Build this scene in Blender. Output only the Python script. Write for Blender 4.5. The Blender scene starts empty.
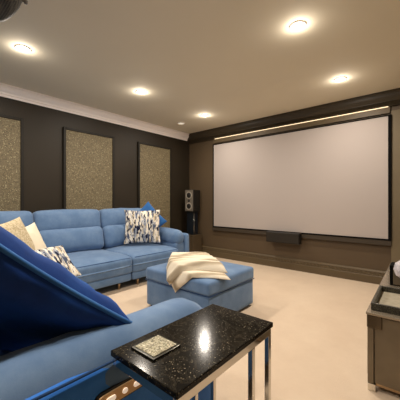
import bpy, bmesh, math, random
from mathutils import Vector, Matrix, Euler, noise
random.seed(7)
PI = math.pi
C = bpy.context.scene.collection
H = 1.1          # eye height
CEIL = 2.508
XL, YF, XR, YB = -4.01, 4.30, 0.36, -1.10

# ------------------------------------------------------------------ helpers
def lin(c):
    c = c.lstrip('#'); v = [int(c[i:i+2], 16)/255 for i in (0, 2, 4)]
    return tuple((x/12.92 if x <= .04045 else ((x+.055)/1.055)**2.4) for x in v) + (1.0,)

def mat(name, col, rough=.6, metal=0, spec=.5, **kw):
    m = bpy.data.materials.new(name); m.use_nodes = True
    b = m.node_tree.nodes['Principled BSDF']
    b.inputs['Base Color'].default_value = lin(col) if isinstance(col, str) else col
    b.inputs['Roughness'].default_value = rough
    b.inputs['Metallic'].default_value = metal
    b.inputs['Specular IOR Level'].default_value = spec
    for k, v in kw.items():
        b.inputs[k.replace('_', ' ')].default_value = v
    return m

def nz(m, kind, scale, **kw):
    nt = m.node_tree
    n = nt.nodes.new(kind); n.inputs['Scale'].default_value = scale
    for k, v in kw.items():
        if k in n.inputs: n.inputs[k].default_value = v
    tc = nt.nodes.new('ShaderNodeTexCoord'); mp = nt.nodes.new('ShaderNodeMapping')
    nt.links.new(tc.outputs['Object'], mp.inputs[0]); nt.links.new(mp.outputs[0], n.inputs['Vector'])
    n['mp'] = mp.name
    return n

def ramp(m, sock, stops, target='Base Color', interp='LINEAR'):
    nt = m.node_tree; r = nt.nodes.new('ShaderNodeValToRGB'); r.color_ramp.interpolation = interp
    el = r.color_ramp.elements
    while len(el) < len(stops): el.new(.5)
    for e, (p, c) in zip(el, stops):
        e.position = p; e.color = lin(c) if isinstance(c, str) else (c, c, c, 1)
    nt.links.new(sock, r.inputs[0])
    if target: nt.links.new(r.outputs[0], nt.nodes['Principled BSDF'].inputs[target])
    return r

def bump(m, sock, strength, dist=.01):
    nt = m.node_tree; b = nt.nodes.new('ShaderNodeBump')
    b.inputs['Strength'].default_value = strength; b.inputs['Distance'].default_value = dist
    nt.links.new(sock, b.inputs['Height']); nt.links.new(b.outputs[0], nt.nodes['Principled BSDF'].inputs['Normal'])

def emis(name, col, strength):
    m = mat(name, col); b = m.node_tree.nodes['Principled BSDF']
    b.inputs['Emission Color'].default_value = lin(col); b.inputs['Emission Strength'].default_value = strength
    return m

def link(name, me, m, parent=None, smooth=False):
    o = bpy.data.objects.new(name, me); C.objects.link(o)
    if m: me.materials.append(m)
    if smooth:
        me.polygons.foreach_set('use_smooth', [True]*len(me.polygons))
    if parent:
        o.parent = parent
    return o

def obj(name, bm, m, parent=None, smooth=False, loc=None, rot=None):
    me = bpy.data.meshes.new(name); bmesh.ops.recalc_face_normals(bm, faces=bm.faces[:])
    bm.to_mesh(me); bm.free()
    o = link(name, me, m, parent, smooth)
    if loc is not None: o.location = loc
    if rot is not None: o.rotation_euler = rot
    return o

def thing(name, label, cat, loc=(0, 0, 0), rot=(0, 0, 0), group=None):
    o = bpy.data.objects.new(name, None); C.objects.link(o)
    o.empty_display_size = .1
    o.location = loc; o.rotation_euler = rot
    return tag(o, label, cat, group)

def tag(o, label, cat, group=None):
    o['label'] = label; o['category'] = cat
    if group: o['group'] = group
    return o

def struct(o):
    o['kind'] = 'structure'; return o

def bx(bm, x0, x1, y0, y1, z0, z1, bev=0, seg=2):
    r = bmesh.ops.create_cube(bm, size=1)
    vs = r['verts']
    for v in vs:
        v.co = Vector(((x0+x1)/2+v.co.x*(x1-x0), (y0+y1)/2+v.co.y*(y1-y0), (z0+z1)/2+v.co.z*(z1-z0)))
    if bev:
        es = list({e for v in vs for e in v.link_edges})
        bmesh.ops.bevel(bm, geom=es, offset=bev, segments=seg, affect='EDGES', profile=.5)
    return bm

def box(name, x0, x1, y0, y1, z0, z1, m, parent=None, bev=0, seg=2):
    """box given in the parent's own coordinates, origin at its own centre"""
    cx, cy, cz = (x0+x1)/2, (y0+y1)/2, (z0+z1)/2
    bm = bmesh.new(); bx(bm, x0-cx, x1-cx, y0-cy, y1-cy, z0-cz, z1-cz, bev, seg)
    return obj(name, bm, m, parent, loc=(cx, cy, cz))

def soft(sx, sy, sz, r, n=12, bulge=(0, 0, 0), wr=0, wf=4, fn=None, seed=0):
    """rounded puffy block centred on the origin"""
    bm = bmesh.new()
    bmesh.ops.create_cube(bm, size=2)
    bmesh.ops.subdivide_edges(bm, edges=bm.edges[:], cuts=n, use_grid_fill=True)
    h = Vector((sx/2, sy/2, sz/2)); r = min(r, min(h)*.999)
    off = Vector((seed*3.1, seed*1.7, seed*.9))
    for v in bm.verts:
        p = Vector([math.sin(max(-1, min(1, c))*PI/2) for c in v.co])
        q = Vector([p[i]*h[i] for i in range(3)])
        inner = Vector([max(-(h[i]-r), min(h[i]-r, q[i])) for i in range(3)])
        d = q-inner
        if d.length > 1e-9: q = inner+d.normalized()*r
        e = [q[i]/h[i] for i in range(3)]
        q.x += bulge[0]*e[0]*(1-e[1]**2)*(1-e[2]**2)
        q.y += bulge[1]*e[1]*(1-e[0]**2)*(1-e[2]**2)
        q.z += bulge[2]*e[2]*(1-e[0]**2)*(1-e[1]**2)
        if fn: q = fn(q, e)
        if wr:
            nv = noise.noise(q*wf+off)+.5*noise.noise(q*wf*2.3+off)
            dd = q.normalized() if q.length > 0 else q
            q += dd*wr*nv
        v.co = q
    return bm

def tube(bm, pts, r, seg=8, closed=False):
    pts = [Vector(p) for p in pts]; n = len(pts); rings = []
    up = Vector((0, 0, 1)); last = None
    for i, p in enumerate(pts):
        a = pts[(i-1) % n] if (closed or i > 0) else pts[i]
        b = pts[(i+1) % n] if (closed or i < n-1) else pts[i]
        t = (b-a).normalized()
        ref = last if last is not None else (up if abs(t.z) < .9 else Vector((1, 0, 0)))
        s = (ref-t*ref.dot(t))
        s = s.normalized() if s.length > 1e-6 else t.orthogonal().normalized()
        last = s; w = t.cross(s)
        rr = r[i] if isinstance(r, (list, tuple)) else r
        rings.append([bm.verts.new(p+(s*math.cos(2*PI*k/seg)+w*math.sin(2*PI*k/seg))*rr) for k in range(seg)])
    m = n if closed else n-1
    for i in range(m):
        A, B = rings[i], rings[(i+1) % n]
        for k in range(seg): bm.faces.new((A[k], A[(k+1) % seg], B[(k+1) % seg], B[k]))
    if not closed:
        bm.faces.new(rings[0][::-1]); bm.faces.new(rings[-1])
    return bm

def lathe(bm, prof, seg=32):
    rings = []
    for r, z in prof:
        rings.append([bm.verts.new((max(r, 1e-4)*math.cos(2*PI*k/seg), max(r, 1e-4)*math.sin(2*PI*k/seg), z)) for k in range(seg)])
    for A, B in zip(rings, rings[1:]):
        for k in range(seg): bm.faces.new((A[k], A[(k+1) % seg], B[(k+1) % seg], B[k]))
    bm.faces.new(rings[0][::-1]); bm.faces.new(rings[-1])
    return bm

def extrude_profile(bm, prof, axis, a, b):
    """prof: (u,z) points; extruded along axis ('x' -> u is y ; 'y' -> u is x) between a and b"""
    def P(u, z, t): return (t, u, z) if axis == 'x' else (u, t, z)
    A = [bm.verts.new(P(u, z, a)) for u, z in prof]; B = [bm.verts.new(P(u, z, b)) for u, z in prof]
    n = len(prof)
    for i in range(n): bm.faces.new((A[i], A[(i+1) % n], B[(i+1) % n], B[i]))
    bm.faces.new(A[::-1]); bm.faces.new(B)
    return bm

# ------------------------------------------------------------------ materials
def fabric(name, c0, c1, c2, rough=.8, sheen=.5, sheencol='#c3cfdf', bmp=.15):
    m = mat(name, c1, rough, spec=.25)
    b = m.node_tree.nodes['Principled BSDF']
    b.inputs['Sheen Weight'].default_value = sheen; b.inputs['Sheen Roughness'].default_value = .45
    b.inputs['Sheen Tint'].default_value = lin(sheencol)
    n = nz(m, 'ShaderNodeTexNoise', 5, Detail=6, Roughness=.65)
    ramp(m, n.outputs['Fac'], [(.3, c0), (.5, c1), (.72, c2)])
    f = nz(m, 'ShaderNodeTexNoise', 260, Detail=3)
    bump(m, f.outputs['Fac'], bmp, .002)
    return m

M = {}
M['sofa'] = fabric('blue_upholstery', '#537094', '#5f7b9f', '#718bab')
M['navy'] = fabric('navy_velvet', '#0a2f72', '#0d3780', '#16468f', rough=.65, sheen=.6, sheencol='#4a8ada')
M['pipe'] = fabric('navy_piping', '#2a5c9c', '#3468a8', '#4076b4', rough=.7, sheen=.5, sheencol='#5a8fd0')
M['dpipe'] = fabric('dark_blue_piping', '#16345c', '#1b3d68', '#234875', rough=.7, sheen=.2)
M['mid'] = fabric('mid_blue_velvet', '#1f5290', '#2a62a2', '#3a74b4', rough=.75, sheen=.4)

m = M['carpet'] = mat('beige_carpet', '#cfae8e', .95, spec=.1)
n = nz(m, 'ShaderNodeTexNoise', 2.2, Detail=8, Roughness=.7); ramp(m, n.outputs['Fac'], [(.3, '#ccb7a0'), (.7, '#d7c4ad')])
n = nz(m, 'ShaderNodeTexNoise', 230, Detail=4); bump(m, n.outputs['Fac'], .5, .006)

def wallmat(name, c0, c1, rough=.55):
    m = mat(name, c0, rough, spec=.35)
    n = nz(m, 'ShaderNodeTexNoise', 1.6, Detail=5); ramp(m, n.outputs['Fac'], [(.3, c0), (.7, c1)])
    n = nz(m, 'ShaderNodeTexNoise', 90, Detail=3); bump(m, n.outputs['Fac'], .08, .003)
    return m
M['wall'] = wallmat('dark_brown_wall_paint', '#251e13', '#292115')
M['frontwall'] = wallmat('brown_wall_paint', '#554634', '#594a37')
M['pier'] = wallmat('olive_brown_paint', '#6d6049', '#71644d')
M['ceil'] = wallmat('warm_taupe_ceiling_paint', '#eee4cc', '#f1e7cf', .8)
M['cornice'] = mat('pale_pink_cornice_paint', '#fff6f0', .6)
M['darktrim'] = wallmat('dark_trim_paint', '#3b3224', '#41382a', .45)
M['panelframe'] = wallmat('near_black_panel_frame', '#171209', '#1b160c', .6)
M['base'] = wallmat('skirting_paint', '#5b4d38', '#60523c', .5)

m = M['glitter'] = mat('gold_glitter_fabric', '#8d7c5c', .6, .0, spec=.5)
n = nz(m, 'ShaderNodeTexVoronoi', 130, Randomness=1); ramp(m, n.outputs['Color'], [(.15, '#4f4632'), (.45, '#6b5f46'), (.8, '#7c7053'), (.93, '#b0a682')])
bump(m, n.outputs['Distance'], .6, .004)

M['frame'] = mat('black_velvet_frame', '#0d0b09', .9, spec=.1)
M['frame2'] = mat('brown_screen_base', '#3a3023', .7)
m = M['screen'] = mat('matte_screen_cloth', '#b2a8a2', .85, spec=.15)
n = nz(m, 'ShaderNodeTexNoise', 400, Detail=2); bump(m, n.outputs['Fac'], .05, .001)
M['black'] = mat('black_plastic', '#15130f', .45)
M['blackgrille'] = mat('speaker_cloth', '#241e16', .9)
M['grey'] = mat('grey_speaker_baffle', '#6d655a', .45)
M['cone'] = mat('speaker_cone', '#1a1714', .5)
M['cream_cone'] = mat('pale_driver_ring', '#a39a8c', .4)
M['navybox'] = mat('blue_black_lacquer', '#0d1620', .3)
M['brownbox'] = mat('brown_veneer', '#4a3d2b', .5)
M['chrome'] = mat('polished_chrome', '#d8d4cc', .08, 1)
M['bronze'] = mat('champagne_metal', '#b59c7d', .28, 1)
M['plate'] = mat('champagne_switch_plate', '#b08f68', .35, .8)
M['button'] = emis('lit_button', '#ffe8cf', .45)
m = M['mirror'] = mat('bronze_mirror', '#75695a', .28, .45)
n = nz(m, 'ShaderNodeTexNoise', 6, Detail=5); ramp(m, n.outputs['Fac'], [(.3, '#6b604f'), (.7, '#7a6e5b')])
m = M['mirrortop'] = mat('pale_bronze_mirror_top', '#a89b88', .18, .6)
m = M['marble'] = mat('black_marble', '#0c0b0a', .13, 0, .22)
n = nz(m, 'ShaderNodeTexNoise', 17, Detail=12, Roughness=.75, Distortion=1.2)
r1 = ramp(m, n.outputs['Fac'], [(.0, '#0b0a09'), (.5, '#14120f'), (.515, '#3a352b'), (.535, '#0c0b09'), (.64, '#171411'), (.75, '#100e0c')], None)
n2 = nz(m, 'ShaderNodeTexVoronoi', 110)
r2 = ramp(m, n2.outputs['Distance'], [(.0, '#b5aa92'), (.14, '#6c6452'), (.22, '#000000')], None)
n3 = nz(m, 'ShaderNodeTexNoise', 14, Detail=3)
r3 = ramp(m, n3.outputs['Fac'], [(.36, 0.0), (.55, 1.0)], None)
nt = m.node_tree
mx = nt.nodes.new('ShaderNodeMix'); mx.data_type = 'RGBA'; mx.blend_type = 'MULTIPLY'; mx.inputs[0].default_value = 1
nt.links.new(r2.outputs[0], mx.inputs[6]); nt.links.new(r3.outputs[0], mx.inputs[7])
ad = nt.nodes.new('ShaderNodeMix'); ad.data_type = 'RGBA'; ad.blend_type = 'ADD'; ad.inputs[0].default_value = 1
nt.links.new(r1.outputs[0], ad.inputs[6]); nt.links.new(mx.outputs[2], ad.inputs[7])
m.node_tree.nodes['Principled BSDF'].inputs['IOR'].default_value = 1.38
nt.links.new(ad.outputs[2], nt.nodes['Principled BSDF'].inputs['Base Color'])

m = M['crushed'] = mat('crushed_glass', '#a8a084', .3, .25)
n = nz(m, 'ShaderNodeTexVoronoi', 260); ramp(m, n.outputs['Color'], [(.1, '#4e4a38'), (.4, '#989075'), (.75, '#c9c2a6'), (.92, '#f4efdd')])
bump(m, n.outputs['Distance'], .8, .002)
m = M['shagreen'] = mat('speckled_black_shagreen', '#2b2820', .4)
n = nz(m, 'ShaderNodeTexVoronoi', 190); ramp(m, n.outputs['Distance'], [(.05, '#86806a'), (.35, '#3a362a'), (.7, '#1d1b15')])
bump(m, n.outputs['Distance'], .5, .002)
m = M['traybase'] = mat('pale_tray_lining', '#b3a78f', .5)
n = nz(m, 'ShaderNodeTexNoise', 30, Detail=6); ramp(m, n.outputs['Fac'], [(.3, '#8d8470'), (.7, '#a89f8b')])
m = M['crystal'] = mat('crystal', '#f2eef5', .08, 0, .8); m.node_tree.nodes['Principled BSDF'].inputs['Transmission Weight'].default_value = .45
m = M['cream'] = mat('cream_pillow_fabric', '#cdbfa2', .9, spec=.1)
n = nz(m, 'ShaderNodeTexNoise', 60, Detail=4, Roughness=.7); ramp(m, n.outputs['Fac'], [(.32, '#9d8d6e'), (.5, '#c6b797'), (.68, '#ded2b8')]); bump(m, n.outputs['Fac'], .4, .004)
m = M['ivory'] = mat('ivory_pillow_fabric', '#e9dfc8', .9, spec=.1)
n = nz(m, 'ShaderNodeTexNoise', 150, Detail=3); bump(m, n.outputs['Fac'], .3, .002)
m = M['throw'] = mat('cream_knit_throw', '#dccbb0', .95, spec=.1)
wv = nz(m, 'ShaderNodeTexWave', 3.6, Distortion=1.2, Detail=3); m.node_tree.nodes[wv['mp']].inputs['Rotation'].default_value = (0, 0, math.radians(48))
ramp(m, wv.outputs['Fac'], [(.0, '#a89a84'), (.3, '#d2c4ac'), (.6, '#eadfca')])
n = nz(m, 'ShaderNodeTexNoise', 130, Detail=4); bump(m, n.outputs['Fac'], .5, .004)

def brush(name):
    """cream cloth printed with broken vertical navy, grey and ochre strokes"""
    m = mat(name, '#e6dece', .85, spec=.15); nt = m.node_tree
    def strokes(sx, sz, seed, lo, hi):
        n = nz(m, 'ShaderNodeTexNoise', 1, Detail=5, Roughness=.6)
        mp = nt.nodes[n['mp']]; mp.inputs['Scale'].default_value = (sx, 1, sz); mp.inputs['Location'].default_value = (seed, seed*2, seed*.7)
        return ramp(m, n.outputs['Fac'], [(lo, 0.0), (hi, 1.0)], None)
    prev = None
    base = lin('#e9e1d2')
    for col, args in (('#b8a98c', (20, 6, 4, .52, .56)), ('#9aa0ac', (18, 6, 9, .52, .56)), ('#4a546a', (30, 8, 1, .53, .56)), ('#1b2038', (20, 8, 21, .54, .57))):
        s = strokes(*args)
        mx = nt.nodes.new('ShaderNodeMix'); mx.data_type = 'RGBA'
        nt.links.new(s.outputs[0], mx.inputs[0])
        if prev: nt.links.new(prev, mx.inputs[6])
        else: mx.inputs[6].default_value = base
        mx.inputs[7].default_value = lin(col); prev = mx.outputs[2]
    nt.links.new(prev, nt.nodes['Principled BSDF'].inputs['Base Color'])
    return m
M['brush'] = brush('brush_stroke_print')

# ------------------------------------------------------------------ room
def slab(name, x0, x1, y0, y1, z0, z1, m): return struct(box(name, x0, x1, y0, y1, z0, z1, m))
T = .12
slab('floor', XL-T, XR+T, YB-T, YF+T, -.1, 0, M['carpet'])
slab('ceiling', XL-T, XR+T, YB-T, YF+T, CEIL, CEIL+.1, M['ceil'])
slab('wall_left', XL-T, XL, YB-T, YF, 0, CEIL, M['wall'])
slab('wall_front', XL-T, XR+T, YF, YF+T, 0, CEIL, M['frontwall'])
slab('wall_right', XR, XR+T, YB-T, YF, 0, CEIL, M['pier'])
slab('wall_back', XL, XR, YB-T, YB, 0, CEIL, M['wall'])

# pale crown moulding, left wall
def crown(x, s, h, d):
    # profile from ceiling down the wall, s=+1 projects to +u
    return [(x, CEIL), (x+s*d, CEIL), (x+s*d, CEIL-.018), (x+s*d*.86, CEIL-.024), (x+s*d*.8, CEIL-h*.35), (x+s*d*.62, CEIL-h*.52),
            (x+s*d*.40, CEIL-h*.64), (x+s*d*.36, CEIL-h*.78), (x+s*d*.22, CEIL-h*.82), (x+s*d*.18, CEIL-h), (x, CEIL-h)]
bm = bmesh.new(); extrude_profile(bm, crown(XL, 1, .138, .085), 'y', YB, YF-.085)
struct(obj('trim_1', bm, M['cornice']))
# dark crown moulding, front wall, with a grooved lower face
bm = bmesh.new()
prof = [(YF, CEIL), (YF-.10, CEIL), (YF-.10, CEIL-.03), (YF-.092, CEIL-.04), (YF-.085, CEIL-.07), (YF-.07, CEIL-.10), (YF-.055, CEIL-.12)]
for i in range(4):
    prof += [(YF-.055+.002*i, CEIL-.125-.016*i), (YF-.043+.002*i, CEIL-.131-.016*i)]
prof += [(YF-.04, CEIL-.188), (YF, CEIL-.188)]
extrude_profile(bm, prof, 'x', XL, XR); struct(obj('trim_2', bm, M['darktrim']))
# board between moulding and screen
bm = bmesh.new(); bx(bm, -3.335, -.455, YF-.03, YF, 2.235, CEIL-.188, .003)
struct(obj('trim_3', bm, M['base']))
# right-hand pier of the front wall
bm = bmesh.new(); bx(bm, -.444, XR, YF-.03, YF, 0, CEIL-.25, .002)
struct(obj('trim_4', bm, M['pier']))
# skirting with a relief band
bm = bmesh.new()
prof = [(YF, 0), (YF-.028, 0), (YF-.028, .10), (YF-.022, .108), (YF-.022, .150), (YF-.028, .156), (YF-.024, .168), (YF-.012, .180), (YF, .182)]
extrude_profile(bm, prof, 'x', XL, -.444)
x = XL+.35
while x < -.47:
    for s in (1, -1):
        r = bmesh.ops.create_icosphere(bm, subdivisions=1, radius=1, matrix=Matrix.Translation((x, YF-.024, .129+s*.009)) @ Matrix.Rotation(s*.5, 4, 'Y') @ Matrix.Diagonal((.022, .007, .008, 1)))
    x += .052
struct(obj('baseboard_front', bm, M['base']))
bm = bmesh.new(); extrude_profile(bm, [(XL, 0), (XL+.028, 0), (XL+.028, .15), (XL+.01, .18), (XL, .182)], 'y', YB, YF-.03)
struct(obj('baseboard_left', bm, M['base']))

# acoustic panels
def panel(y0, y1, label):
    t = thing('acoustic_panel', label, 'wall panel', (XL, (y0+y1)/2, .35), group='glitter panels on the left wall')
    w = (y1-y0)/2; h = 2.115-.35
    bm = bmesh.new(); bx(bm, .001, .022, -w, w, 0, h, .004)
    obj('fabric_face', bm, M['glitter'], t)
    bm = bmesh.new(); f = .035
    bx(bm, 0, .034, -w-f, -w, -f, h+f, .004); bx(bm, 0, .034, w, w+f, -f, h+f, .004)
    bx(bm, 0, .034, -w, w, h, h+f, .004); bx(bm, 0, .034, -w, w, -f, 0, .004)
    obj('frame', bm, M['panelframe'], t)
panel(.426, 1.147, 'gold glitter wall panel at the left edge of the photo, above the cream pillows')
panel(1.706, 2.446, 'gold glitter wall panel in the middle of the dark left wall')
panel(2.986, 3.717, 'gold glitter wall panel behind the printed pillow, nearest the corner speaker')

# ------------------------------------------------------------------ screen
t = thing('projection_screen', 'large blank white projection screen in a thin black frame on the front wall', 'screen', (-1.895, YF, .61))
SW = 1.42
bm = bmesh.new(); bx(bm, -SW, SW, -.045, -.03, 0, 1.585); obj('screen_cloth', bm, M['screen'], t)
bm = bmesh.new()
bx(bm, -SW-.022, -SW, -.055, 0, -.02, 1.598, .002); bx(bm, SW, SW+.035, -.055, 0, -.02, 1.598, .002)
bx(bm, -SW, SW, -.055, 0, 1.585, 1.598, .002); bx(bm, -SW, SW, -.055, 0, -.02, 0, .002)
obj('frame', bm, M['frame'], t)
bm = bmesh.new(); bx(bm, -SW-.035, SW+.035, -.05, 0, -.085, -.02, .003); obj('bottom_rail', bm, M['frame2'], t)

bm = bmesh.new(); bx(bm, -3.295, -.475, YF-.046, YF-.030, 2.313, 2.319)
tag(obj('light_strip', bm, emis('warm_led', '#ffe6bd', 1.3)), 'thin warm glowing light strip running above the white screen', 'light strip')

t = thing('centre_speaker', 'wide low black speaker fixed to the wall under the white screen', 'speaker', (-1.86, YF-.056, .435))
bm = bmesh.new(); bx(bm, -.275, .275, -.105, 0, 0, .165, .006); obj('cabinet', bm, M['black'], t)
bm = bmesh.new(); bx(bm, -.267, .267, -.112, -.104, .008, .157, .004); obj('grille', bm, M['blackgrille'], t)
bm = bmesh.new(); bx(bm, -.10, .10, -.001, .056, .02, .085, .003); obj('wall_bracket', bm, M['blackgrille'], t)

# corner speaker, stand and plinth
a = math.radians(6)
t = thing('plinth_box', 'brown veneer box on the carpet in the corner, under the speaker stand', 'box', (-3.72, 4.08, 0))
bm = bmesh.new(); bx(bm, -.13, .13, -.13, .13, .0, .43, .004); obj('body', bm, M['brownbox'], t)
bm = bmesh.new(); bx(bm, -.12, .12, -.136, -.129, .012, .418, .003); obj('front_panel', bm, M['brownbox'], t)
t = thing('speaker_stand', 'dark slab speaker stand with a thin metal edge standing on the brown box', 'stand', (-3.72, 4.08, .43), (0, 0, a))
bm = bmesh.new(); bx(bm, -.11, .09, -.08, .10, 0, .012, .002); obj('base_plate', bm, M['black'], t)
bm = bmesh.new(); bx(bm, -.10, .075, -.06, .08, .012, .455, .004); obj('column', bm, M['navybox'], t)
bm = bmesh.new(); tube(bm, [(.084, -.068, .012), (.084, -.068, .455)], .005); obj('metal_edge', bm, M['chrome'], t, True)
bm = bmesh.new(); bx(bm, -.11, .10, -.11, .11, .455, .467, .002); obj('top_plate', bm, M['black'], t)
t = thing('bookshelf_speaker', 'grey-fronted two-driver loudspeaker up on the stand in the dark corner', 'speaker', (-3.72, 4.08, .897), (0, 0, a))
bm = bmesh.new(); bx(bm, -.095, .105, -.12, .12, 0, .425, .008); obj('cabinet', bm, M['black'], t)
bm = bmesh.new(); bx(bm, -.09, .10, -.128, -.118, .006, .419, .004); obj('baffle', bm, M['grey'], t)
for z in (.10, .315):
    bm = bmesh.new(); lathe(bm, [(.072, 0), (.072, .006), (.062, .009), (.058, .004), (.03, -.004)][:4]+[(.02, -.001)], 28)
    d = obj('driver', bm, M['cream_cone'], t, True, (.005, -.128, z), (PI/2, 0, 0))
    bm = bmesh.new(); lathe(bm, [(.052, .0055), (.05, .0075), (.03, .0068), (.02, .012), (.004, .015)], 24); obj('cone', bm, M['cone'], d, True)
bm = bmesh.new(); lathe(bm, [(.026, 0), (.026, .005), (.018, .007), (.010, .012), (.002, .014)], 20)
obj('tweeter', bm, M['cone'], t, True, (.005, -.128, .208), (PI/2, 0, 0))

# ------------------------------------------------------------------ ceiling fittings
LENS = emis('lamp_lens', '#fff0d0', 26)
LX, LY = (-2.89, -.845), (.85, 2.18, 3.46)
names = {(0, 0): 'lit ceiling downlight nearest the projector at the left of the photo',
         (0, 1): 'lit ceiling downlight above the blue sofa, in front of the middle glitter panel',
         (0, 2): 'lit ceiling downlight nearest the dark corner, just right of the plain white disc',
         (1, 1): 'lit ceiling downlight highest in the photo, far from any wall',
         (1, 2): 'lit ceiling downlight in front of the right half of the screen'}
fit_me = None
for i, x in enumerate(LX):
    for j, y in enumerate(LY):
        lab = names.get((i, j))
        if lab:
            t = thing('downlight', lab, 'ceiling light', (x, y, CEIL), group='lit ceiling downlights')
            if fit_me is None:
                bm = bmesh.new(); lathe(bm, [(.046, 0), (.064, 0), (.065, -.004), (.060, -.008), (.050, -.009), (.046, -.006)], 36)
                r_ = obj('trim_ring', bm, M['cornice'], t, True)
                bm = bmesh.new(); lathe(bm, [(.046, -.001), (.044, -.006), (.025, -.008), (.002, -.009)], 28)
                l_ = obj('lens', bm, LENS, t, True); fit_me = (r_, l_)
            else:
                for s in fit_me:
                    c = s.copy(); C.objects.link(c); c.parent = t
        L = bpy.data.lights.new('downlight_beam', 'AREA'); L.shape = 'DISK'; L.size = .07; L.energy = 19
        L.color = (1.0, .90, .785); L.spread = math.radians(180)
        lo = bpy.data.objects.new('downlight_beam', L); C.objects.link(lo); lo.location = (x, y, CEIL-.012)
        P = bpy.data.lights.new('downlight_glow', 'POINT'); P.energy = 1.7; P.shadow_soft_size = .035; P.color = (1.0, .90, .785)
        po = bpy.data.objects.new('downlight_glow', P); C.objects.link(po); po.location = (x, y, CEIL-.055)
for x in LX:       # the row of downlights behind the camera
    L = bpy.data.lights.new('downlight_beam', 'AREA'); L.shape = 'DISK'; L.size = .07; L.energy = 19
    L.color = (1.0, .90, .785); L.spread = math.radians(180)
    lo = bpy.data.objects.new('downlight_beam', L); C.objects.link(lo); lo.location = (x, -.45, CEIL-.012)
t = thing('ceiling_speaker', 'small plain white unlit disc set in the ceiling near the dark corner', 'ceiling disc', (-3.50, 3.53, CEIL))
bm = bmesh.new(); lathe(bm, [(.066, 0), (.068, -.004), (.064, -.009), (.057, -.010)], 36); obj('rim', bm, M['cornice'], t, True)
bm = bmesh.new(); lathe(bm, [(.056, -.002), (.056, -.011), (.03, -.014), (.002, -.015)], 32); obj('cover', bm, emis('pale_cover_added_glow', '#f3e6d0', .6), t, True)  # emission added so the unlit cover looks bright; it is no lamp

# projector hung from the ceiling
t = thing('projector', 'black projector with rounded body and perforated vents hung under the ceiling', 'projector', (-1.96, .33, CEIL), (0, 0, 0))
def prj(q, e):
    q.x *= (1-.30*e[1]**2)**.5; q.y *= (1-.30*e[0]**2)**.5; q.z -= .012*(1-e[0]**2)*(1-e[1]**2)*(1 if q.z > 0 else 2); return q
bm = soft(.46, .46, .19, .085, 14, fn=prj)
m = M['proj'] = mat('projector_shell', '#1d1b16', .75)
n = nz(m, 'ShaderNodeTexVoronoi', 75, Randomness=.1); ramp(m, n.outputs['Distance'], [(.2, '#0e0d0a'), (.42, '#3a362c'), (.6, '#575246')])
bump(m, n.outputs['Distance'], .4, .003)
PB = obj('body', bm, m, t, True, (0, 0, -.175))
bm = bmesh.new(); tube(bm, [(0, 0, 0), (0, 0, -.08)], .025, 16); obj('ceiling_pole', bm, M['black'], t, True)
bm = bmesh.new(); lathe(bm, [(.08, 0), (.08, -.006), (.03, -.012)], 28); obj('ceiling_plate', bm, M['black'], t, True)
bm = bmesh.new(); lathe(bm, [(.05, 0), (.05, .008), (.042, .010), (.034, .004), (.005, .006)], 28); obj('lens', bm, M['black'], t, True, (-.06, .212, -.165), (-PI/2, 0, 0))
bm = bmesh.new(); lathe(bm, [(.007, -.03), (.007, .010), (.013, .012), (.013, .024), (.010, .027)], 16); obj('adjusting_knob', bm, M['grey'], t, True, (.095, .215, -.215), (-PI/2, 0, 0))

# ------------------------------------------------------------------ sectional sofa
S = thing('sectional_sofa', 'large blue fabric L-shaped reclining sofa along the left wall and in the foreground', 'sofa', (-2.5, .5, 0))
OX, OY = -2.5, .5
def part(name, bm, m, c, rot=None, parent=None, smooth=True):
    return obj(name, bm, m, parent or S, smooth, (c[0]-OX, c[1]-OY, c[2]), rot)

def seat_y(y0, y1, seed):           # a seat facing +X (against the left wall)
    w = y1-y0-.006; yc = (y0+y1)/2
    def f(q, e):
        # front edge rolls down
        if q.x > .25: q.z -= .022*((q.x-.25)/.2)**2 if q.z > 0 else 0
        return q
    c = part('seat_cushion', soft(.92, w, .22, .035, 16, (.012, 0, .035), .004, 5, f, seed), M['sofa'], (-3.36, yc, .302))
    bm = bmesh.new(); tube(bm, [(.446, -w/2+.03+(w-.06)*k/10, .082) for k in range(11)], .005, 6)
    obj('piping', bm, M['dpipe'], c, True)
    part('footrest_panel', soft(.05, w-.01, .10, .02, 8, (.006, 0, 0), .002, 6, None, seed+3), M['sofa'], (-2.945, yc, .145))
    # lumbar and head cushions, leaning back
    part('lumbar_cushion', soft(.22, w, .34, .085, 14, (.035, 0, .0), .006, 5, None, seed+5), M['sofa'], (-3.655, yc, .575), (0, math.radians(-14), 0))
    part('headrest', soft(.20, w, .30, .065, 14, (.03, 0, .012), .007, 5, None, seed+8), M['sofa'], (-3.745, yc, .825), (0, math.radians(-10), 0))
seat_y(1.20, 2.07, 1); seat_y(2.07, 2.89, 2); seat_y(.32, 1.20, 3)
part('back_frame', soft(.16, 3.2, .72, .04, 10), M['sofa'], (-3.885, 1.50, .52))
part('seat_base', soft(.85, 2.85, .10, .02, 8), M['sofa'], (-3.41, 1.48, .16))

def arm_fn(q, e):                  # arm pad drooping at the front end (local +y)
    return q
# far arm
AR = part('armrest', soft(.84, .21, .235, .10, 16, (.01, .0, .015), .006, 6, None, 11), M['sofa'], (-3.365, 2.972, .545), (0, math.radians(1.5), 0))
part('arm_panel', soft(.86, .085, .55, .04, 12, (.012, .0, .0), .002, 6), M['sofa'], (-3.345, 3.095, .325))
part('arm_body', soft(.80, .20, .40, .03, 8), M['sofa'], (-3.37, 2.985, .27))

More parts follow.
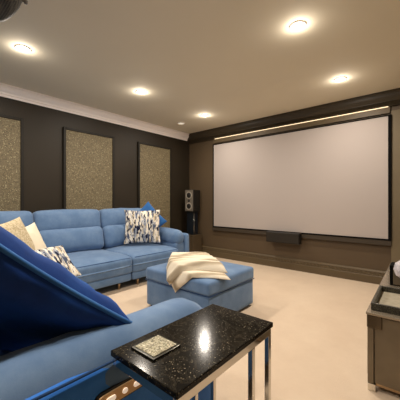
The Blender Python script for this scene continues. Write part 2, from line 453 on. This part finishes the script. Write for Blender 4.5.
# near run of the L (seats facing the screen, +Y)
def seat_x(x0, x1, seed):
    w = x1-x0-.006; xc = (x0+x1)/2
    def f(q, e):
        if q.y > .25: q.z -= .035*((q.y-.25)/.2)**2 if q.z > 0 else 0
        return q
    part('seat_cushion', soft(w, .92, .22, .035, 16, (0, .012, .035), .004, 5, f, seed), M['sofa'], (xc, .57, .292))
    part('footrest_panel', soft(w-.01, .05, .125, .02, 8, (0, .006, 0), .002, 6, None, seed+3), M['sofa'], (xc, .975, .125))
    part('lumbar_cushion', soft(w, .20, .34, .085, 14, (0, .035, .0), .006, 5, None, seed+5), M['sofa'], (xc, .10, .56), (math.radians(10), 0, 0))
    part('headrest', soft(w, .18, .28, .085, 14, (0, .03, .012), .007, 5, None, seed+8), M['sofa'], (xc, .0, .80), (math.radians(8), 0, 0))
seat_x(-1.98, -1.02, 21); seat_x(-2.90, -1.98, 22)
part('back_frame', soft(2.9, .14, .72, .04, 10), M['sofa'], (-2.45, -.14, .50))
part('seat_base', soft(1.95, .85, .13, .02, 8), M['sofa'], (-1.95, .52, .16))
# near arm: pad, outer side panel, switch plate
def narm(q, e):
    if q.y > .38: q.z -= .05*((q.y-.38)/.2)**2
    q.x += .012*math.sin(q.y*7)
    return q
NA = part('armrest', soft(.225, 1.14, .22, .10, 20, (.0, .01, .018), .008, 5, narm, 31), M['sofa'], (-.905, .475, .530))
m = fabric('blue_side_panel_lit_tint', '#2c72d0', '#387edb', '#4a8ce4', rough=.7, sheen=.3)  # sofa blue brightened in the colour, standing in for light the panel lacks
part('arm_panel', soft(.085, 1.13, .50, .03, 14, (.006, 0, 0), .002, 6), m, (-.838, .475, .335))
part('arm_body', soft(.20, 1.10, .36, .03, 8), M['sofa'], (-.93, .475, .27))
bm = bmesh.new(); tube(bm, [(-.792, -.06+1.08*k/16, .583) for k in range(17)], .0045, 8)
for v in bm.verts: v.co -= Vector((OX, OY, 0))
obj('piping', bm, M['dpipe'], S, True)
# recliner switch plate (capsule with three buttons) on the outer face
def capsule(bm, L, Hh, d, seg=10):
    pts = []
    for s in (1, -1):
        for k in range(seg+1):
            an = -PI/2+PI*k/seg
            pts.append((s*(L/2-Hh/2)+s*math.cos(an)*Hh/2, s*math.sin(an)*Hh/2))
    A = [bm.verts.new((0, y, z)) for y, z in pts]; B = [bm.verts.new((d, y*.97, z*.93)) for y, z in pts]
    n = len(pts)
    for i in range(n): bm.faces.new((A[i], A[(i+1) % n], B[(i+1) % n], B[i]))
    bm.faces.new(A[::-1]); bm.faces.new(B)
    return bm
PY, PZ = .525, .474
cp = obj('switch_surround', capsule(bmesh.new(), .215, .060, .006), M['black'], S, False, (-.792-OX, PY-OY, PZ))
pl = obj('switch_plate', capsule(bmesh.new(), .200, .044, .009), M['plate'], S, False, (-.790-OX, PY-OY, PZ))
for k, L_ in ((-.052, .036), (0, .02), (.052, .036)):
    obj('button', capsule(bmesh.new(), L_, .017, .004), M['button'], pl, False, (.0088, k, 0))
for x, y in ((-3.0, 1.93), (-3.0, 2.21), (-3.0, 2.85), (-3.0, 1.2), (-3.7, 2.95), (-.90, .12), (-.90, .93), (-1.98, .90), (-2.8, .9), (-3.8, .1)):
    bm = bmesh.new(); lathe(bm, [(.014, -.05), (.020, .06)], 14); obj('leg', bm, M['bronze'], S, True, (x-OX, y-OY, .05))

# ------------------------------------------------------------------ pillows
def pillow_mesh(w, h, T, n=26, pinch=.07, wr=.006, seed=0, pw=.5):
    bm = bmesh.new(); top = {}; bot = {}
    for i in range(n+1):
        for j in range(n+1):
            u = -math.cos(PI*i/n); v = -math.cos(PI*j/n)
            x = u*w/2*(1-pinch*(1-v*v)); z = v*h/2*(1-pinch*(1-u*u))
            k = max(0, (1-u*u)*(1-v*v))**pw
            nn = wr*(noise.noise(Vector((x*7+seed, z*7, seed*.3)))+.8*noise.noise(Vector((x*16, z*16+seed, 1))))
            y = T/2*k
            top[i, j] = bm.verts.new((x, -y-nn*min(1, k*3), z))
            bot[i, j] = top[i, j] if i in (0, n) or j in (0, n) else bm.verts.new((x, y-nn*min(1, k*3), z))
    for i in range(n):
        for j in range(n):
            bm.faces.new((top[i, j], top[i+1, j], top[i+1, j+1], top[i, j+1]))
            f = (bot[i, j], bot[i, j+1], bot[i+1, j+1], bot[i+1, j])
            try: bm.faces.new(f)
            except ValueError: pass
    return bm
def seam_pts(w, h, pinch, k=14):
    P = []
    for a_, b_ in (((-1, -1), (1, -1)), ((1, -1), (1, 1)), ((1, 1), (-1, 1)), ((-1, 1), (-1, -1))):
        for s in range(k):
            u = a_[0]+(b_[0]-a_[0])*s/k; v = a_[1]+(b_[1]-a_[1])*s/k
            P.append((u*w/2*(1-pinch*(1-v*v)), 0, v*h/2*(1-pinch*(1-u*u))))
    return P
def pillow(name, label, cat, w, h, T, m, c, X, Z, pipe=None, seed=0, group=None, pinch=.07, pw=.5, wr=.006):
    """c centre, X unit width dir, Z unit height dir"""
    X = Vector(X).normalized(); Z = Vector(Z); Z = (Z-X*Z.dot(X)).normalized(); Y = Z.cross(X)
    Rm = Matrix((X, Y, Z)).transposed()
    t = thing(name, label, cat, c, Rm.to_euler(), group)
    obj('cover', pillow_mesh(w, h, T, seed=seed, pinch=pinch, pw=pw, wr=wr), m, t, True)
    if pipe:
        bm = bmesh.new(); tube(bm, seam_pts(w, h, pinch), .009, 8, True); obj('piping', bm, pipe, t, True)
    return t

# printed pillow on the far seat
pillow('pillow', 'cream pillow with broken navy and grey brush strokes, standing upright on the far sofa seat', 'pillow', .53, .51, .15, M['brush'],
       (-3.32, 2.535, .72), (.62, .80, 0), (-.22, .12, 1), seed=2)
pillow('pillow', 'plain blue pillow turned on its corner behind the printed pillow on the far seat', 'pillow', .44, .44, .11, M['mid'],
       (-3.46, 2.74, .785), (.5, .62, .75), (-.5, -.45, .8), seed=5)
# pillows at the corner
pillow('pillow', 'mottled beige pillow leaning back in the corner of the blue sofa', 'pillow', .50, .50, .13, M['cream'],
       (-2.56, .70, .705), (-.7, .68, .1), (0, -.48, .87), seed=7)
pillow('pillow', 'ivory pillow showing as a narrow strip behind the mottled beige pillow', 'pillow', .46, .46, .11, M['ivory'],
       (-2.93, .94, .645), (-.7, .68, .1), (0, -.48, .87), seed=8)
pillow('pillow', 'cream and navy brush-print pillow partly hidden behind the big navy cushion', 'pillow', .50, .34, .11, M['brush'],
       (-2.28, .80, .605), (-.2, 1, 0), (-.72, 0, .62), seed=9)

# big navy cushion propped on the near arm
c0 = Vector((-.86, .605, .645))              # its lowest right corner, on the arm
e1 = Vector((-.05, -.73, .635)).normalized()
e2 = Vector((-.917, -.235, -.323)); e2 = (e2-e1*e2.dot(e1)).normalized()
W_ = .74
ctr = c0+e1*W_/2+e2*W_/2
pillow('cushion', 'very large dark navy velvet cushion with piped seam propped on the near sofa arm', 'cushion', W_, W_, .235, M['navy'],
       ctr, e1, -e2, pipe=M['pipe'], seed=12, pinch=.085, pw=.32, wr=.015)

# ------------------------------------------------------------------ ottoman and throw
OT = thing('ottoman', 'square blue fabric storage ottoman standing on the carpet in front of the sofa', 'ottoman', (-1.88, 2.18, 0))
bm = soft(.84, .75, .265, .02, 10, (.004, .004, 0), .002, 6); obj('body', bm, M['sofa'], OT, True, (0, 0, .155))
def lidf(q, e):
    if q.z > 0: q.z += .03*(1-max(abs(e[0]), abs(e[1])))
    return q
bm = soft(.86, .77, .125, .03, 18, (.0, .0, .02), .004, 5, lidf, 4); obj('lid', bm, M['sofa'], OT, True, (0, 0, .345))
bm = bmesh.new(); tube(bm, [(-.425, -.38, .285), (.425, -.38, .285), (.425, .38, .285), (-.425, .38, .285)], .004, 6, True); obj('piping', bm, M['dpipe'], OT, True)
for x in (-.37, .37):
    for y in (-.33, .33):
        bm = bmesh.new(); lathe(bm, [(.018, 0), (.024, .028)], 14); obj('foot', bm, M['black'], OT, True, (x, y, 0))

def throw():
    P00, P10, P11, P01 = Vector((-2.24, 2.09, 0)), Vector((-1.91, 2.34, 0)), Vector((-1.37, 2.00, 0)), Vector((-1.84, 1.645, 0))
    bm = bmesh.new(); n, k = 40, 48
    def sheet(u0, u1, v0, v1, lift, thick, wave, ph):
        top, bot = {}, {}
        for i in range(n+1):
            for j in range(k+1):
                a_, b_ = i/n, j/k
                u, v = u0+(u1-u0)*a_, v0+(v1-v0)*b_
                p = P00*(1-u)*(1-v)+P10*u*(1-v)+P11*u*v+P01*(1-u)*v
                z = .437-.02*max(0, (abs(p.x+1.88)-.25)/.17)-.02*max(0, (1.93-p.y)/.15)
                ed = (min(1, min(a_, 1-a_)*14)*min(1, min(b_, 1-b_)*14))**.45
                th = thick*(.12+.88*ed)+ed*(wave*(2*abs(math.sin(v*PI*5.5+.5*math.sin(u*5+ph)+ph))**.6-1)+.010*noise.noise(Vector((u*3+ph, v*5, 2))))
                edge = 1.795; hang = max(0, edge-p.y)
                out = min(1, hang/.06)
                y = max(p.y, edge-.012*out)
                z -= hang*1.0
                wob = .010*noise.noise(Vector((u*4, v*5, 7+ph)))
                top[i, j] = bm.verts.new((p.x+wob, y-out*(lift+th)*.8, z+(1-out*.75)*(lift+th)))
                bot[i, j] = bm.verts.new((p.x+wob, y-out*lift*.8, z+(1-out*.75)*lift))
        for i in range(n):
            for j in range(k):
                bm.faces.new((top[i, j], top[i+1, j], top[i+1, j+1], top[i, j+1]))
                bm.faces.new((bot[i, j], bot[i, j+1], bot[i+1, j+1], bot[i+1, j]))
        for i in range(n):
            for j in (0, k): bm.faces.new((top[i, j], top[i+1, j], bot[i+1, j], bot[i, j]))
        for j in range(k):
            for i in (0, n): bm.faces.new((top[i, j], top[i, j+1], bot[i, j+1], bot[i, j]))
    sheet(.0, 1, .0, 1, .0, .035, .0, 0)
    sheet(.0, 1, .0, .88, .034, .064, .013, 1.3)
    return bm
o = obj('throw_blanket', throw(), M['throw'], None, True)
tag(o, 'cream ribbed throw blanket folded and laid over the blue ottoman', 'blanket')

# ------------------------------------------------------------------ marble side table
TX0, TX1, TY0, TY1, TZ = -.754, -.465, .455, .960, .645
TB = thing('side_table', 'side table with black marble top and chrome legs beside the near sofa arm', 'table', ((TX0+TX1)/2, (TY0+TY1)/2, 0))
ox, oy = (TX0+TX1)/2, (TY0+TY1)/2; hx, hy = (TX1-TX0)/2, (TY1-TY0)/2
def tpart(name, m, *b, bev=.0015): return box(name, *b, m, TB, bev)
tpart('table_top', M['marble'], -hx, hx, -hy, hy, TZ-.018, TZ, bev=.003)
for n_, bnd in (('apron', (-hx+.006, -hx+.016, -hy+.006, hy-.006)), ('apron', (hx-.016, hx-.006, -hy+.006, hy-.006)),
                ('apron', (-hx+.016, hx-.016, -hy+.006, -hy+.016)), ('apron', (-hx+.016, hx-.016, hy-.016, hy-.006))):
    tpart(n_, M['chrome'], *bnd, TZ-.046, TZ-.018)
for sx in (-1, 1):
    for y1 in (hy-.006, hy-.125):
        x0 = sx*(hx-.016) if sx > 0 else -hx+.006
        tpart('leg', M['chrome'], x0-.008 if sx > 0 else x0, x0+.010 if sx > 0 else x0+.018, y1-.018, y1, .018, TZ-.046)
    x0 = hx-.024 if sx > 0 else -hx+.006
    tpart('base_rail', M['chrome'], x0, x0+.018, -hy+.006, hy-.006, 0, .018)
tpart('base_rail', M['chrome'], -hx+.024, hx-.024, hy-.024, hy-.006, 0, .018)
# coaster
t = thing('coaster', 'square crushed-glass coaster with dark mirrored rim on the marble table', 'coaster', (-.660, .556, TZ), (0, 0, 0))
bm = bmesh.new(); bx(bm, -.053, .053, -.055, .055, 0, .006, .0015); obj('rim', bm, M['shagreen'] and mat('mirrored_rim', '#4b4a44', .15, .7), t)
bm = bmesh.new(); bx(bm, -.044, .044, -.046, .046, .0055, .0085, .001); obj('glitter_insert', bm, M['crushed'], t)

# ------------------------------------------------------------------ mirrored low cabinet at the right
KX0, KX1, KY0, KY1, KZ = -.31, .30, 1.845, 3.49, .455
kr = math.radians(1.9)
K = thing('sideboard', 'low mirrored bronze sideboard at the right edge with small chrome feet', 'cabinet', (KX0, KY0, 0), (0, 0, kr))
def kp(name, m, *b, bev=.002, parent=None): return box(name, *b, m, parent or K, bev)
kw, kl = KX1-KX0, KY1-KY0
kp('top_panel', M['mirrortop'], -.004, kw, -.004, kl, KZ-.014, KZ, bev=.003)
kp('body', M['mirror'], .004, kw-.01, .03, kl-.01, .045, KZ-.014)
kp('corner_block', mat('dark_bronze_mirror', '#5d5243', .12, .8), 0, .075, 0, .05, KZ-.088, KZ-.014, bev=.004)
kp('stile', M['mirror'], .004, .034, .004, .05, .045, KZ-.088)
kp('end_panel', M['mirror'], .038, kw-.012, .010, .03, .05, KZ-.02, bev=.003)
kp('plinth_rail', M['bronze'], .02, kw-.02, .03, .05, .025, .045)
for y in (.004, kl-.05):
    for x in (.004, kw-.05):
        kp('foot', M['chrome'], x, x+.04, y, y+.04, 0, .045, bev=.003)
for k in range(3):
    y0 = .07+k*(kl-.1)/3
    d = kp('door', M['mirror'], -.006, .004, y0, y0+(kl-.1)/3-.006, .06, KZ-.03, bev=.002)
# tray
TR = thing('tray', 'black speckled tray with pale lining lying on the mirrored sideboard', 'tray', (-.297, 1.895, KZ), (0, 0, kr))
tw, tl, th = .43, .44, .042
kx = 0
bm = bmesh.new(); bx(bm, .003, tw-.003, .003, tl-.003, 0, .006); obj('base', bm, M['traybase'], TR)
bm = bmesh.new()
bx(bm, 0, tw, 0, .018, 0, th, .003); bx(bm, 0, tw, tl-.018, tl, 0, th, .003)
bx(bm, 0, .018, .018, tl-.018, 0, th, .003); bx(bm, tw-.018, tw, .018, tl-.018, 0, th, .003)
obj('rim', bm, M['shagreen'], TR)
# dark box behind the tray
t = thing('decorative_box', 'dark upright box with bronze mirrored face standing behind the tray', 'box', (-.275, 2.55, KZ), (0, 0, kr))
bm = bmesh.new(); bx(bm, 0, .36, 0, .16, 0, .15, .003); obj('body', bm, M['frame'], t)
bm = bmesh.new(); bx(bm, .022, .34, -.006, .001, .01, .143, .002); obj('mirror_face', bm, M['mirror'], t)
# crystal ornament
t = thing('crystal_ornament', 'faceted clear crystal ornament standing beside the tray, cut by the right photo edge', 'ornament', (-.165, 2.42, KZ))
bm = bmesh.new(); bmesh.ops.create_icosphere(bm, subdivisions=2, radius=.075); 
for v in bm.verts: v.co *= 1+.09*noise.noise(v.co*60)
obj('faceted_ball', bm, M['crystal'], t, False, (0, 0, .158))
bm = bmesh.new(); lathe(bm, [(.04, 0), (.042, .008), (.016, .018), (.013, .055), (.024, .085)], 10); obj('base', bm, M['crystal'], t)

# ------------------------------------------------------------------ camera, world, colour
cam = bpy.data.cameras.new('camera'); co = bpy.data.objects.new('camera', cam); C.objects.link(co)
co.location = (0, 0, H); co.rotation_euler = (PI/2, 0, math.radians(40.8))
cam.sensor_width = 36; cam.lens = 274.5/400*36; cam.shift_y = 1/400
cam.clip_start = .05
bpy.context.scene.camera = co
w = bpy.data.worlds.new('world'); bpy.context.scene.world = w; w.use_nodes = True
w.node_tree.nodes['Background'].inputs[0].default_value = (.02, .018, .015, 1)
sc = bpy.context.scene
sc.view_settings.view_transform = 'Standard'; sc.view_settings.look = 'None'; sc.view_settings.gamma = 1
sc.view_settings.use_curve_mapping = False
sc.view_settings.exposure = 0.0
try:
    sc.cycles.max_bounces = 10; sc.cycles.diffuse_bounces = 8
except Exception: pass
